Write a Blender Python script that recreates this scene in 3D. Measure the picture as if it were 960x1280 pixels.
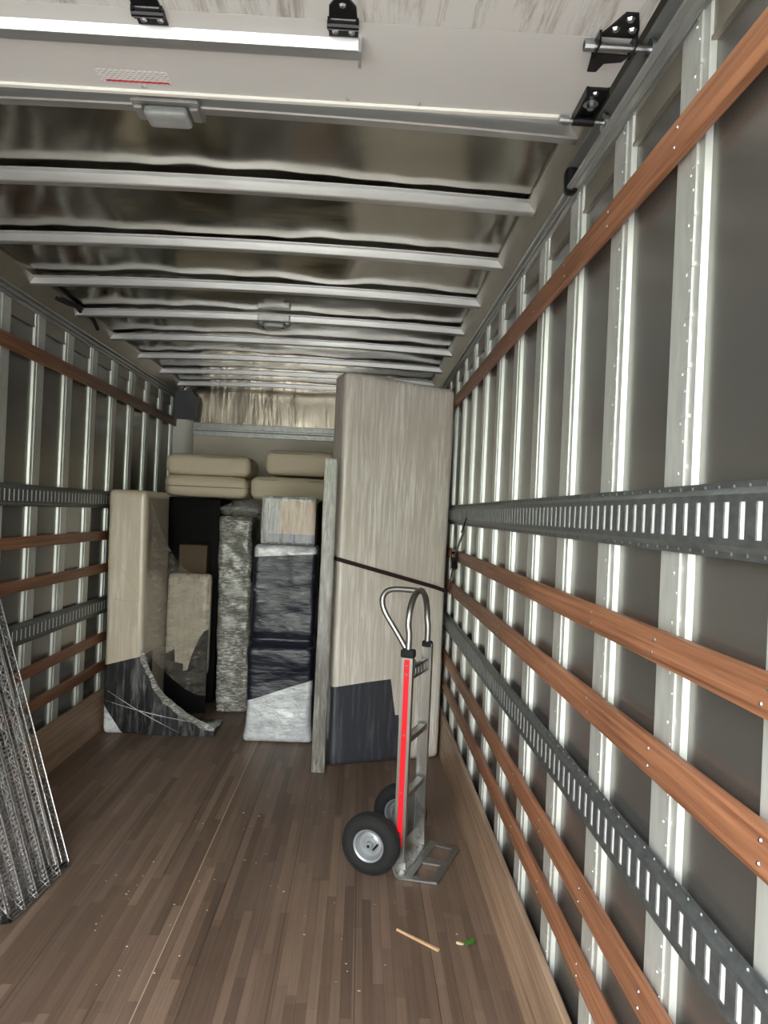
import bpy, bmesh, math, random
from mathutils import Vector, Matrix, noise

random.seed(7)
for o in list(bpy.data.objects):
    bpy.data.objects.remove(o, do_unlink=True)
SC = bpy.context.scene
COL = SC.collection
PI = math.pi

# ------------------------------------------------------------------ camera, world, exposure
CAM_H = 1.60
YAW, PITCH, ROLL = math.radians(1.7295), math.radians(0.1372), 0.0435
cam_data = bpy.data.cameras.new('camera')
cam = bpy.data.objects.new('camera', cam_data)
COL.objects.link(cam)
cam_data.sensor_fit = 'AUTO'
cam_data.sensor_width = 36.0
cam_data.lens = 925.0 * 36.0 / 1280.0
cam_data.clip_start = 0.02
fwd = Vector((math.sin(YAW) * math.cos(PITCH), math.cos(YAW) * math.cos(PITCH), math.sin(PITCH)))
lvl_r = Vector((math.cos(YAW), -math.sin(YAW), 0))
lvl_u = lvl_r.cross(fwd)
c_r = lvl_r * math.cos(ROLL) + lvl_u * math.sin(ROLL)
c_u = lvl_u * math.cos(ROLL) - lvl_r * math.sin(ROLL)
m3 = Matrix((c_r, c_u, -fwd)).transposed()
cam.matrix_world = Matrix.Translation((0, 0, CAM_H)) @ m3.to_4x4()
SC.camera = cam

world = bpy.data.worlds.new('overcast_sky')
SC.world = world
world.use_nodes = True
wn, wl = world.node_tree.nodes, world.node_tree.links
wn.clear()
w_out = wn.new('ShaderNodeOutputWorld')
w_bg = wn.new('ShaderNodeBackground')
w_tc = wn.new('ShaderNodeTexCoord')
w_sep = wn.new('ShaderNodeSeparateXYZ')
w_rmp = wn.new('ShaderNodeValToRGB')
wl.new(w_tc.outputs['Generated'], w_sep.inputs[0])
wl.new(w_sep.outputs['Z'], w_rmp.inputs[0])
wl.new(w_rmp.outputs[0], w_bg.inputs[0])
wl.new(w_bg.outputs[0], w_out.inputs[0])
er = w_rmp.color_ramp
er.elements[0].position = 0.0
er.elements[0].color = (0.30, 0.31, 0.26, 1)
er.elements[1].position = 1.0
er.elements[1].color = (0.95, 1.0, 1.08, 1)
e = er.elements.new(0.10); e.color = (0.42, 0.48, 0.35, 1)
e = er.elements.new(0.22); e.color = (0.92, 0.95, 0.92, 1)
e = er.elements.new(0.45); e.color = (1.0, 1.02, 1.05, 1)
w_bg.inputs['Strength'].default_value = 5.0

SC.view_settings.view_transform = 'Standard'
SC.view_settings.look = 'None'
SC.view_settings.gamma = 1.0
SC.view_settings.use_curve_mapping = False
SC.view_settings.exposure = 1.4

# ------------------------------------------------------------------ helpers
def S(r, g, b):
    def f(c):
        c /= 255.0
        return c / 12.92 if c <= 0.04045 else ((c + 0.055) / 1.055) ** 2.4
    return (f(r), f(g), f(b), 1.0)

def new_mat(name):
    m = bpy.data.materials.new(name)
    m.use_nodes = True
    nt = m.node_tree
    return m, nt, nt.nodes['Principled BSDF']

def node(nt, t, **kw):
    n = nt.nodes.new(t)
    for k, v in kw.items():
        if k in n.inputs.keys():
            n.inputs[k].default_value = v
        else:
            setattr(n, k, v)
    return n

def coords(nt, scale=(1, 1, 1), rot=(0, 0, 0), out='Object'):
    tc = nt.nodes.new('ShaderNodeTexCoord')
    mp = nt.nodes.new('ShaderNodeMapping')
    mp.inputs['Scale'].default_value = scale
    mp.inputs['Rotation'].default_value = rot
    nt.links.new(tc.outputs[out], mp.inputs[0])
    return mp.outputs[0]

def ramp(nt, src, stops):
    r = nt.nodes.new('ShaderNodeValToRGB')
    el = r.color_ramp.elements
    el[0].position, el[0].color = stops[0]
    el[1].position, el[1].color = stops[-1]
    for p, c in stops[1:-1]:
        x = el.new(p); x.color = c
    nt.links.new(src, r.inputs[0])
    return r.outputs[0]

def noise_tex(nt, vec, scale=5, detail=4, rough=0.55, dist=0.0):
    n = nt.nodes.new('ShaderNodeTexNoise')
    n.inputs['Scale'].default_value = scale
    n.inputs['Detail'].default_value = detail
    n.inputs['Roughness'].default_value = rough
    n.inputs['Distortion'].default_value = dist
    nt.links.new(vec, n.inputs['Vector'])
    return n.outputs['Fac']

def mixc(nt, fac, a, b, mode='MIX'):
    m = nt.nodes.new('ShaderNodeMix')
    m.data_type = 'RGBA'
    m.blend_type = mode
    for sock, v in ((m.inputs[0], fac), (m.inputs[6], a), (m.inputs[7], b)):
        if hasattr(v, 'links'):
            nt.links.new(v, sock)
        else:
            sock.default_value = v
    return m.outputs[2]

def bump(nt, p, src, strength=0.3, dist=0.01, prev=None):
    b = nt.nodes.new('ShaderNodeBump')
    b.inputs['Strength'].default_value = strength
    b.inputs['Distance'].default_value = dist
    nt.links.new(src, b.inputs['Height'])
    if prev is not None:
        nt.links.new(prev, b.inputs['Normal'])
    nt.links.new(b.outputs[0], p.inputs['Normal'])
    return b.outputs[0]

def m_metal(name, col, rough, metal=1.0, var=0.15, scale=(8, 8, 8), bstr=0.0, bsc=(30, 30, 30), bdist=0.004, aniso=0.0):
    m, nt, p = new_mat(name)
    p.inputs['Metallic'].default_value = metal
    p.inputs['Roughness'].default_value = rough
    v = coords(nt, scale)
    f = noise_tex(nt, v, 1.0, 5)
    lo = tuple(c * (1 - var) for c in col[:3]) + (1,)
    hi = tuple(min(1, c * (1 + var)) for c in col[:3]) + (1,)
    nt.links.new(ramp(nt, f, [(0.3, lo), (0.7, hi)]), p.inputs['Base Color'])
    if bstr:
        g = noise_tex(nt, coords(nt, bsc), 1.0, 3)
        bump(nt, p, g, bstr, bdist)
    return m

def m_plain(name, col, rough=0.5, var=0.08, scale=20.0, metal=0.0, bstr=0.0):
    m, nt, p = new_mat(name)
    p.inputs['Roughness'].default_value = rough
    p.inputs['Metallic'].default_value = metal
    f = noise_tex(nt, coords(nt), scale, 4)
    lo = tuple(c * (1 - var) for c in col[:3]) + (1,)
    hi = tuple(min(1, c * (1 + var)) for c in col[:3]) + (1,)
    nt.links.new(ramp(nt, f, [(0.3, lo), (0.7, hi)]), p.inputs['Base Color'])
    if bstr:
        bump(nt, p, f, bstr, 0.003)
    return m

def m_wood(name, c_lo, c_hi, grain=(90, 1.6, 90), rough=0.5):
    m, nt, p = new_mat(name)
    p.inputs['Roughness'].default_value = rough
    g = noise_tex(nt, coords(nt, grain), 1.0, 6, 0.65, 0.4)
    b = noise_tex(nt, coords(nt, (3, 1.1, 3)), 1.0, 2)
    c1 = ramp(nt, g, [(0.32, c_lo), (0.68, c_hi)])
    c2 = ramp(nt, b, [(0.3, (0.72, 0.7, 0.7, 1)), (0.7, (1.12, 1.1, 1.08, 1))])
    nt.links.new(mixc(nt, 1.0, c1, c2, 'MULTIPLY'), p.inputs['Base Color'])
    bump(nt, p, g, 0.25, 0.002)
    return m

def m_film(name, base, streak, sc, lo=0.48, hi=0.75, rough=0.28, bstr=0.5, bsc=None, bdist=0.006, rot=(0, 0, 0), coat=0.5, big=(3, 3, 1.5), metal=0.0):
    """cloth or goods seen through tight stretch film: film folds are whitish lines"""
    m, nt, p = new_mat(name)
    p.inputs['Roughness'].default_value = rough
    p.inputs['Metallic'].default_value = metal
    p.inputs['Coat Weight'].default_value = coat
    p.inputs['Coat Roughness'].default_value = 0.16
    s = noise_tex(nt, coords(nt, sc, rot), 1.0, 5, 0.65, 0.35)
    l = noise_tex(nt, coords(nt, big, rot), 1.0, 3, 0.6, 0.3)
    fac = nt.nodes.new('ShaderNodeMath'); fac.operation = 'MULTIPLY'
    f1 = ramp(nt, s, [(lo, (0, 0, 0, 1)), (hi, (1, 1, 1, 1))])
    f2 = ramp(nt, l, [(0.35, (0.15, 0.15, 0.15, 1)), (0.7, (1, 1, 1, 1))])
    nt.links.new(f1, fac.inputs[0]); nt.links.new(f2, fac.inputs[1])
    nt.links.new(mixc(nt, fac.outputs[0], base, streak), p.inputs['Base Color'])
    b = noise_tex(nt, coords(nt, bsc or sc, rot), 1.0, 4, 0.6, 0.5)
    bump(nt, p, b, bstr, bdist)
    return m

def finish(bm, name, mat, parent=None, smooth=35):
    bmesh.ops.recalc_face_normals(bm, faces=bm.faces)
    me = bpy.data.meshes.new(name)
    bm.to_mesh(me); bm.free()
    if isinstance(mat, (list, tuple)):
        for x in mat: me.materials.append(x)
    else:
        me.materials.append(mat)
    if smooth:
        for q in me.polygons: q.use_smooth = True
        me.set_sharp_from_angle(angle=math.radians(smooth))
    o = bpy.data.objects.new(name, me)
    COL.objects.link(o)
    if parent is not None: o.parent = parent
    return o

def empty(name, loc=(0, 0, 0), rotz=0.0):
    o = bpy.data.objects.new(name, None)
    COL.objects.link(o)
    o.empty_display_size = 0.1
    o.location = loc
    o.rotation_euler = (0, 0, rotz)
    return o

def tag(o, label=None, cat=None, group=None, kind=None):
    if label: o['label'] = label
    if cat: o['category'] = cat
    if group: o['group'] = group
    if kind: o['kind'] = kind
    return o

def dup(o, parent=None):
    c = o.copy(); COL.objects.link(c)
    if parent is not None: c.parent = parent
    for ch in [x for x in o.children]:
        dup(ch, c)
    return c

def box(bm, x0, x1, y0, y1, z0, z1, bev=0.0, seg=1, M=None):
    r = bmesh.ops.create_cube(bm, size=1.0)
    vs = r['verts']
    for v in vs:
        v.co = Vector(((x0 + x1) / 2 + v.co.x * (x1 - x0), (y0 + y1) / 2 + v.co.y * (y1 - y0), (z0 + z1) / 2 + v.co.z * (z1 - z0)))
    if bev:
        es = list({e for v in vs for e in v.link_edges})
        rr = bmesh.ops.bevel(bm, geom=es, offset=bev, segments=seg, affect='EDGES', profile=0.5)
        vs = list({v for f in rr['faces'] for v in f.verts} | {v for v in vs if v.is_valid})
    if M is not None:
        for v in vs: v.co = M @ v.co
    return vs

def tube(bm, pts, r, n=10, closed=False):
    pts = [Vector(p) for p in pts]
    k = len(pts)
    rings = []
    up = None
    for i, p in enumerate(pts):
        if closed:
            t = (pts[(i + 1) % k] - pts[i - 1]).normalized()
        else:
            t = (pts[min(i + 1, k - 1)] - pts[max(i - 1, 0)]).normalized()
        if up is None:
            a = Vector((0, 0, 1)) if abs(t.z) < 0.9 else Vector((1, 0, 0))
            up = (a - t * a.dot(t)).normalized()
        else:
            up = (up - t * up.dot(t)).normalized()
        s = t.cross(up)
        rad = r[i] if isinstance(r, (list, tuple)) else r
        rings.append([bm.verts.new(p + (up * math.cos(2 * PI * j / n) + s * math.sin(2 * PI * j / n)) * rad) for j in range(n)])
    for i in range(k if closed else k - 1):
        a, b = rings[i], rings[(i + 1) % k]
        for j in range(n):
            bm.faces.new((a[j], a[(j + 1) % n], b[(j + 1) % n], b[j]))
    if not closed:
        bm.faces.new(rings[0][::-1]); bm.faces.new(rings[-1])

def smooth_path(pts, sub=6, closed=False):
    pts = [Vector(p) for p in pts]
    out = []
    k = len(pts)
    for i in range(k if closed else k - 1):
        p0 = pts[(i - 1) % k] if closed or i > 0 else pts[0]
        p1, p2 = pts[i], pts[(i + 1) % k]
        p3 = pts[(i + 2) % k] if closed or i + 2 < k else pts[-1]
        for j in range(sub):
            t = j / sub
            out.append(0.5 * ((2 * p1) + (p2 - p0) * t + (2 * p0 - 5 * p1 + 4 * p2 - p3) * t * t + (3 * p1 - p0 - 3 * p2 + p3) * t ** 3))
    if not closed: out.append(pts[-1])
    return out

def revolve(bm, prof, n=32, M=Matrix()):
    """prof: closed list of (radius, height) about local Z"""
    rings = []
    for r, h in prof:
        if r < 1e-6:
            rings.append([bm.verts.new(M @ Vector((0, 0, h)))])
        else:
            rings.append([bm.verts.new(M @ Vector((r * math.cos(2 * PI * j / n), r * math.sin(2 * PI * j / n), h))) for j in range(n)])
    for a, b in zip(rings[:-1], rings[1:]):
        for j in range(n):
            j2 = (j + 1) % n
            if len(a) == 1 and len(b) == 1: continue
            if len(a) == 1: bm.faces.new((a[0], b[j], b[j2]))
            elif len(b) == 1: bm.faces.new((a[j], a[j2], b[0]))
            else: bm.faces.new((a[j], a[j2], b[j2], b[j]))

def prism(bm, poly, f0, f1):
    """poly: list of 2D points, f0/f1 map a 2D point to 3D for the two ends"""
    a = [bm.verts.new(f0(*p)) for p in poly]
    b = [bm.verts.new(f1(*p)) for p in poly]
    n = len(poly)
    bm.faces.new(a); bm.faces.new(b[::-1])
    for i in range(n):
        bm.faces.new((a[i], b[i], b[(i + 1) % n], a[(i + 1) % n]))

def soft_box(bm, lo, hi, r, div=(8, 8, 8), fn=None):
    """rounded box made of grids; fn displaces each vertex"""
    lo, hi = Vector(lo), Vector(hi)
    ctr, half = (lo + hi) / 2, (hi - lo) / 2
    vs = []
    def grid(ax, sgn):
        u, w = [(1, 2), (2, 0), (0, 1)][ax]
        nu, nw = div[u], div[w]
        g = []
        for i in range(nu + 1):
            row = []
            for j in range(nw + 1):
                p = Vector((0, 0, 0))
                p[ax] = sgn * half[ax]
                p[u] = -half[u] + 2 * half[u] * i / nu
                p[w] = -half[w] + 2 * half[w] * j / nw
                v = bm.verts.new(p); row.append(v); vs.append(v)
            g.append(row)
        for i in range(nu):
            for j in range(nw):
                q = (g[i][j], g[i + 1][j], g[i + 1][j + 1], g[i][j + 1])
                bm.faces.new(q if sgn > 0 else q[::-1])
    for ax in range(3):
        grid(ax, 1); grid(ax, -1)
    bmesh.ops.remove_doubles(bm, verts=vs, dist=1e-5)
    rr = min(r, min(half) * 0.98)
    inner = half - Vector((rr, rr, rr))
    for v in vs:
        if not v.is_valid: continue
        p = v.co
        q = Vector([max(-inner[i], min(inner[i], p[i])) for i in range(3)])
        d = p - q
        # spread near the edges so the rounding is even
        if d.length > 1e-9: q2 = q + d.normalized() * rr
        else: q2 = p
        w = ctr + q2
        if fn: w = fn(w, q2, half)
        v.co = w
    return [v for v in vs if v.is_valid]

def dome(bm, p, nrm, r):
    """small rivet head"""
    nrm = Vector(nrm).normalized()
    a = Vector((0, 0, 1)) if abs(nrm.z) < 0.9 else Vector((1, 0, 0))
    u = nrm.cross(a).normalized(); w = nrm.cross(u)
    p = Vector(p)
    r1 = [bm.verts.new(p + (u * math.cos(k * PI / 3) + w * math.sin(k * PI / 3)) * r) for k in range(6)]
    r2 = [bm.verts.new(p + nrm * r * 0.5 + (u * math.cos(k * PI / 3) + w * math.sin(k * PI / 3)) * r * 0.6) for k in range(6)]
    for k in range(6):
        bm.faces.new((r1[k], r1[(k + 1) % 6], r2[(k + 1) % 6], r2[k]))
    bm.faces.new(r2)

def heads(name, parent, pts, nrm, r, mat=None, inv=None):
    """single screw or rivet heads, one object each, sharing one mesh"""
    first = None
    for q in pts:
        if first is None:
            bm = bmesh.new(); dome(bm, (0, 0, 0), nrm, r)
            first = o = finish(bm, name, mat or M_ZINC, parent)
        else:
            o = first.copy(); COL.objects.link(o)
        if inv is not None: o.matrix_parent_inverse = inv
        o.location = q

def nz(p, s, seed=0.0):
    return noise.noise(Vector((p[0] * s[0] + seed, p[1] * s[1] + seed * 1.7, p[2] * s[2] - seed)))

# ------------------------------------------------------------------ materials
M_ALU_SIDE = m_metal('dull_aluminium_sheet', S(132, 130, 126), 0.27, 0.72, 0.08, (2, 2, 2), 0.08, (2.5, 2.5, 2.5), 0.02)
M_ALU_ROOF = m_metal('rippled_roof_aluminium', S(160, 155, 145), 0.17, 1.0, 0.06, (2, 2, 2), 0.12, (1.6, 3.2, 2), 0.03)
M_STUD = m_metal('galvanised_stud', S(206, 209, 205), 0.40, 0.45, 0.12, (40, 40, 10))
M_RAIL = m_metal('galvanised_rail', S(170, 172, 170), 0.38, 0.65, 0.18, (30, 6, 30))
M_COVE = m_plain('grey_beige_aluminium', S(150, 144, 132), 0.42, 0.06, 8.0, 0.6)
M_BOW = m_metal('roof_bow_steel', S(188, 189, 189), 0.34, 0.75, 0.10, (4, 40, 40))
M_TRACK = m_metal('dark_galvanised_track', S(104, 108, 109), 0.42, 0.6, 0.25, (60, 30, 60))
M_TRACKBACK = m_plain('bright_zinc', S(240, 242, 244), 0.5, 0.05, 60, 0.0)
M_SLAT = m_wood('red_brown_slat', S(112, 72, 50), S(172, 120, 88))
M_KICK = m_wood('pale_hardwood_board', S(138, 112, 92), S(192, 164, 138), (60, 1.2, 60))
M_DOOR = m_plain('white_door_panel', S(204, 203, 200), 0.45, 0.03, 3.0)
M_BLACK = m_plain('black_steel', S(26, 26, 28), 0.35, 0.2, 40, 0.4)
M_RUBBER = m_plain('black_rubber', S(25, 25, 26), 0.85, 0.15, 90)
M_ZINC = m_metal('zinc_bolt', S(180, 182, 184), 0.3, 1.0, 0.1)
M_CAST = m_metal('cast_aluminium', S(160, 160, 158), 0.36, 0.95, 0.12, (25, 25, 25), 0.1, (120, 120, 120), 0.001)
M_HALU = m_metal('brushed_aluminium', S(176, 176, 174), 0.33, 0.95, 0.08, (200, 200, 6))
M_RED = m_plain('red_stripe', S(232, 24, 40), 0.35, 0.04, 10)
M_RIM = m_plain('silver_rim_paint', S(150, 154, 158), 0.35, 0.04, 20, 0.3)
M_CHROME = m_metal('chromed_wire', S(184, 184, 184), 0.26, 0.92, 0.1)
M_CLEAR = m_plain('frosted_lens', S(150, 153, 152), 0.15, 0.05, 60)
M_WHITEP = m_plain('white_plastic', S(222, 220, 212), 0.4, 0.03, 20)
M_GREYP = m_plain('dark_grey_panel', S(78, 80, 84), 0.5, 0.08, 10)
M_NOSE = m_plain('cream_nose_panel', S(230, 221, 202), 0.4, 0.05, 5.0)
M_NOSEALU = m_metal('crumpled_nose_sheet', S(186, 178, 164), 0.2, 1.0, 0.06, (2, 2, 2), 0.35, (9, 5, 1.6), 0.03)
M_CUSH = m_plain('cream_upholstery', S(226, 212, 188), 0.85, 0.06, 120, 0, 0.25)
M_CUSHLINE = m_plain('cream_piping', S(160, 146, 124), 0.85, 0.05, 90)
M_FCREAM = m_film('cream_cloth_under_film', S(206, 197, 186), S(250, 247, 242), (60, 60, 3.0), 0.44, 0.62, 0.32, 0.35, (55, 55, 2.2), 0.006)
M_SCREAM = m_film('cream_sofa_under_film', S(206, 194, 174), S(238, 232, 220), (40, 40, 3.0), 0.46, 0.72, 0.3, 0.35, (30, 30, 2.6), 0.008)
M_FNAVY = m_film('dark_dust_cover_under_film', S(58, 60, 68), S(128, 132, 140), (46, 46, 2.5), 0.5, 0.8, 0.3, 0.5, (26, 26, 2.4), 0.008)
M_SDARK = m_film('charcoal_cover_under_film', S(36, 37, 40), S(190, 192, 192), (26, 26, 3.5), 0.52, 0.80, 0.24, 0.7, (16, 16, 5), 0.012, (0, 0.5, 0))  # pale diagonal streaks: film folds with highlights put into the colour
M_SILVER = m_film('crinkled_silver_film', S(112, 110, 104), S(240, 238, 232), (26, 26, 95), 0.47, 0.60, 0.2, 1.0, (22, 22, 80), 0.014, (0, 0.45, 0), 0.8, (5, 5, 4))
M_CNAVY = m_film('navy_cloth_under_film', S(24, 27, 42), S(196, 202, 214), (9, 9, 46), 0.60, 0.80, 0.34, 0.9, (9, 9, 34), 0.010, (0, -0.45, 0), 0.12, (4, 4, 3))
M_WBAG = m_film('white_plastic_bag', S(176, 180, 186), S(246, 248, 250), (14, 14, 34), 0.34, 0.56, 0.22, 0.9, (12, 12, 22), 0.014, (0, 0.3, 0), 0.6)
M_GLOSS = m_film('shiny_box_film', S(104, 106, 104), S(232, 233, 230), (42, 42, 5), 0.44, 0.66, 0.18, 0.8, (30, 30, 4), 0.01, (0, 0, 0), 0.8)
M_TANFILM = m_film('tan_cloth_under_film', S(146, 108, 72), S(214, 200, 178), (42, 42, 4), 0.46, 0.72, 0.2, 0.7, (30, 30, 3.5), 0.01, (0, 0, 0), 0.8)
M_BLUEFILM = m_film('blue_cloth_under_film', S(40, 46, 78), S(136, 144, 166), (42, 42, 8), 0.48, 0.76, 0.2, 0.7, (30, 30, 6), 0.01, (0, 0, 0), 0.8)
M_PLANK = m_film('foil_like_film', S(104, 101, 94), S(190, 188, 180), (60, 60, 7), 0.44, 0.7, 0.24, 0.8, (44, 44, 8), 0.008, (0, 0.15, 0), 0.6)
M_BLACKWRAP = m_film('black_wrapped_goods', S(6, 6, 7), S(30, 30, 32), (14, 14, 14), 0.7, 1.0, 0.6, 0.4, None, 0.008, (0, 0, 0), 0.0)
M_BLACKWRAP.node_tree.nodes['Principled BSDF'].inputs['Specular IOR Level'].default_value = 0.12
M_CARD = m_plain('brown_cardboard', S(88, 72, 54), 0.8, 0.06, 30)
M_STRAP = m_plain('maroon_black_webbing', S(44, 18, 22), 0.8, 0.12, 200)
M_MAROON = m_plain('maroon_webbing', S(92, 24, 34), 0.8, 0.12, 200)
M_LABEL = m_plain('white_sticker', S(226, 224, 222), 0.5, 0.02, 20)
M_LABEL, nt, p = new_mat('printed_white_sticker')
tx = nt.nodes.new('ShaderNodeTexBrick')
for k_, v_ in (('Scale', 1.0), ('Brick Width', .014), ('Row Height', .0085), ('Mortar Size', .0024)): tx.inputs[k_].default_value = v_
tx.inputs['Color1'].default_value = S(150, 148, 148); tx.inputs['Color2'].default_value = S(196, 194, 194); tx.inputs['Mortar'].default_value = S(226, 224, 222)
nt.links.new(coords(nt), tx.inputs['Vector'])
nt.links.new(tx.outputs['Color'], p.inputs['Base Color'])
M_REDINK = m_plain('red_ink', S(200, 44, 54), 0.6, 0.02, 20)
M_STICK = m_plain('pale_wood_splinter', S(196, 162, 124), 0.7, 0.1, 60)
M_LEAF = m_plain('green_leaf', S(62, 116, 40), 0.5, 0.2, 60)
M_LEAFDRY = m_plain('dry_leaf', S(206, 188, 150), 0.6, 0.2, 60)
M_CRUMB = m_plain('pale_crumbs', S(190, 172, 146), 0.8, 0.2, 200)
M_GROUND = m_plain('grey_pavement', S(168, 166, 160), 0.9, 0.12, 3)

# door panel with scuffs
M_DOORSCUFF, nt, p = new_mat('scuffed_white_door_panel')
p.inputs['Roughness'].default_value = 0.5
v = coords(nt, (26, 2.4, 1), (0, 0, 0.1))
sn = noise_tex(nt, v, 1.0, 7, 0.75, 0.3)
nt.links.new(ramp(nt, sn, [(0.36, S(158, 154, 148)), (0.5, S(204, 203, 200))]), p.inputs['Base Color'])

# laminated hardwood floor
M_FLOOR, nt, p = new_mat('laminated_hardwood_floor')
tc = nt.nodes.new('ShaderNodeTexCoord')
sep = nt.nodes.new('ShaderNodeSeparateXYZ')
cmb = nt.nodes.new('ShaderNodeCombineXYZ')
nt.links.new(tc.outputs['Object'], sep.inputs[0])
nt.links.new(sep.outputs['Y'], cmb.inputs['X'])
nt.links.new(sep.outputs['X'], cmb.inputs['Y'])
def brick(w, h, mortar, c1, c2, cm, off, src=None):
    b = nt.nodes.new('ShaderNodeTexBrick')
    b.inputs['Scale'].default_value = 1.0
    b.inputs['Brick Width'].default_value = w
    b.inputs['Row Height'].default_value = h
    b.inputs['Mortar Size'].default_value = mortar
    b.inputs['Color1'].default_value = c1
    b.inputs['Color2'].default_value = c2
    b.inputs['Mortar'].default_value = cm
    b.offset = off
    nt.links.new((src or cmb).outputs[0], b.inputs['Vector'])
    return b
fl = nt.nodes.new('ShaderNodeMath'); fl.operation = 'MULTIPLY'; fl.inputs[1].default_value = 1 / 0.036
nt.links.new(sep.outputs['X'], fl.inputs[0])
fl2 = nt.nodes.new('ShaderNodeMath'); fl2.operation = 'FLOOR'
nt.links.new(fl.outputs[0], fl2.inputs[0])
wh = nt.nodes.new('ShaderNodeTexWhiteNoise'); wh.noise_dimensions = '1D'
nt.links.new(fl2.outputs[0], wh.inputs['W'])
ma = nt.nodes.new('ShaderNodeMath'); ma.operation = 'MULTIPLY_ADD'; ma.inputs[1].default_value = 3.1
nt.links.new(wh.outputs['Value'], ma.inputs[0]); nt.links.new(sep.outputs['Y'], ma.inputs[2])
cmb1 = nt.nodes.new('ShaderNodeCombineXYZ')
nt.links.new(ma.outputs[0], cmb1.inputs['X']); nt.links.new(sep.outputs['X'], cmb1.inputs['Y'])
cmb3 = nt.nodes.new('ShaderNodeCombineXYZ')
sh = nt.nodes.new('ShaderNodeMath'); sh.operation = 'ADD'; sh.inputs[1].default_value = -0.046
nt.links.new(sep.outputs['X'], sh.inputs[0]); nt.links.new(sh.outputs[0], cmb3.inputs['Y']); nt.links.new(sep.outputs['Y'], cmb3.inputs['X'])
b1 = brick(0.83, 0.036, 0.0005, S(102, 86, 74), S(132, 114, 100), S(86, 72, 62), 0.0, cmb1)
b2 = brick(1.37, 0.036, 0.0, (0.84, 0.82, 0.82, 1), (1.14, 1.11, 1.06, 1), (1, 1, 1, 1), 0.0, cmb1)
b3 = brick(30.0, 0.2775, 0.0018, (1, 1, 1, 1), (0.95, 0.94, 0.94, 1), (0.46, 0.44, 0.42, 1), 0.0, cmb3)
gr = noise_tex(nt, coords(nt, (110, 2.2, 1)), 1.0, 6, 0.7, 0.3)
bl = noise_tex(nt, coords(nt, (1.2, 0.8, 1)), 1.0, 4, 0.6)
c = mixc(nt, 1.0, b1.outputs['Color'], b2.outputs['Color'], 'MULTIPLY')
c = mixc(nt, 1.0, c, b3.outputs['Color'], 'MULTIPLY')
c = mixc(nt, 1.0, c, ramp(nt, gr, [(0.3, (0.82, 0.81, 0.8, 1)), (0.7, (1.14, 1.13, 1.12, 1))]), 'MULTIPLY')
c = mixc(nt, 1.0, c, ramp(nt, bl, [(0.3, (0.84, 0.82, 0.8, 1)), (0.7, (1.1, 1.1, 1.1, 1))]), 'MULTIPLY')
cx = nt.nodes.new('ShaderNodeMath'); cx.operation = 'COMPARE'; cx.inputs[1].default_value = -0.645; cx.inputs[2].default_value = 0.0022
nt.links.new(sep.outputs['X'], cx.inputs[0])
c = mixc(nt, cx.outputs[0], c, S(176, 156, 134))
nt.links.new(c, p.inputs['Base Color'])
p.inputs['Roughness'].default_value = 0.5
p.inputs['Specular IOR Level'].default_value = 0.35
bump(nt, p, gr, 0.15, 0.002)

# clear stretch film that partly hides what lies behind it
def m_clear(name, alpha_lo, alpha_hi, sc, rot, col):
    m, nt, p = new_mat(name)
    s = noise_tex(nt, coords(nt, sc, rot), 1.0, 5, 0.7, 0.4)
    nt.links.new(ramp(nt, s, [(0.42, (alpha_lo,) * 3 + (1,)), (0.72, (alpha_hi,) * 3 + (1,))]), p.inputs['Alpha'])
    p.inputs['Base Color'].default_value = col
    p.inputs['Roughness'].default_value = 0.22
    bump(nt, p, s, 0.5, 0.008)
    return m
M_STRETCH = m_clear('clear_stretch_film', 0.13, 0.62, (8, 8, 26), (0, 0.5, 0), S(176, 168, 158))
M_POLY = m_clear('thin_clear_polythene', 0.15, 0.75, (14, 14, 22), (0, 0, 0), S(190, 190, 188))

# ------------------------------------------------------------------ shell
XR, XL = 0.62, -1.80            # faces of the wall studs
Y0, Y1 = -0.35, 7.10            # rear opening and front wall
ZB = 2.70                       # underside of roof bows

bm = bmesh.new()
box(bm, XL - 0.06, XR + 0.06, Y0, Y1 + 0.06, -0.08, 0.0)
tag(finish(bm, 'floor', M_FLOOR), kind='structure')
bm = bmesh.new()
box(bm, -40, 40, -60, 40, -1.12, -1.02)
tag(finish(bm, 'ground', M_GROUND), kind='structure')

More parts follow.
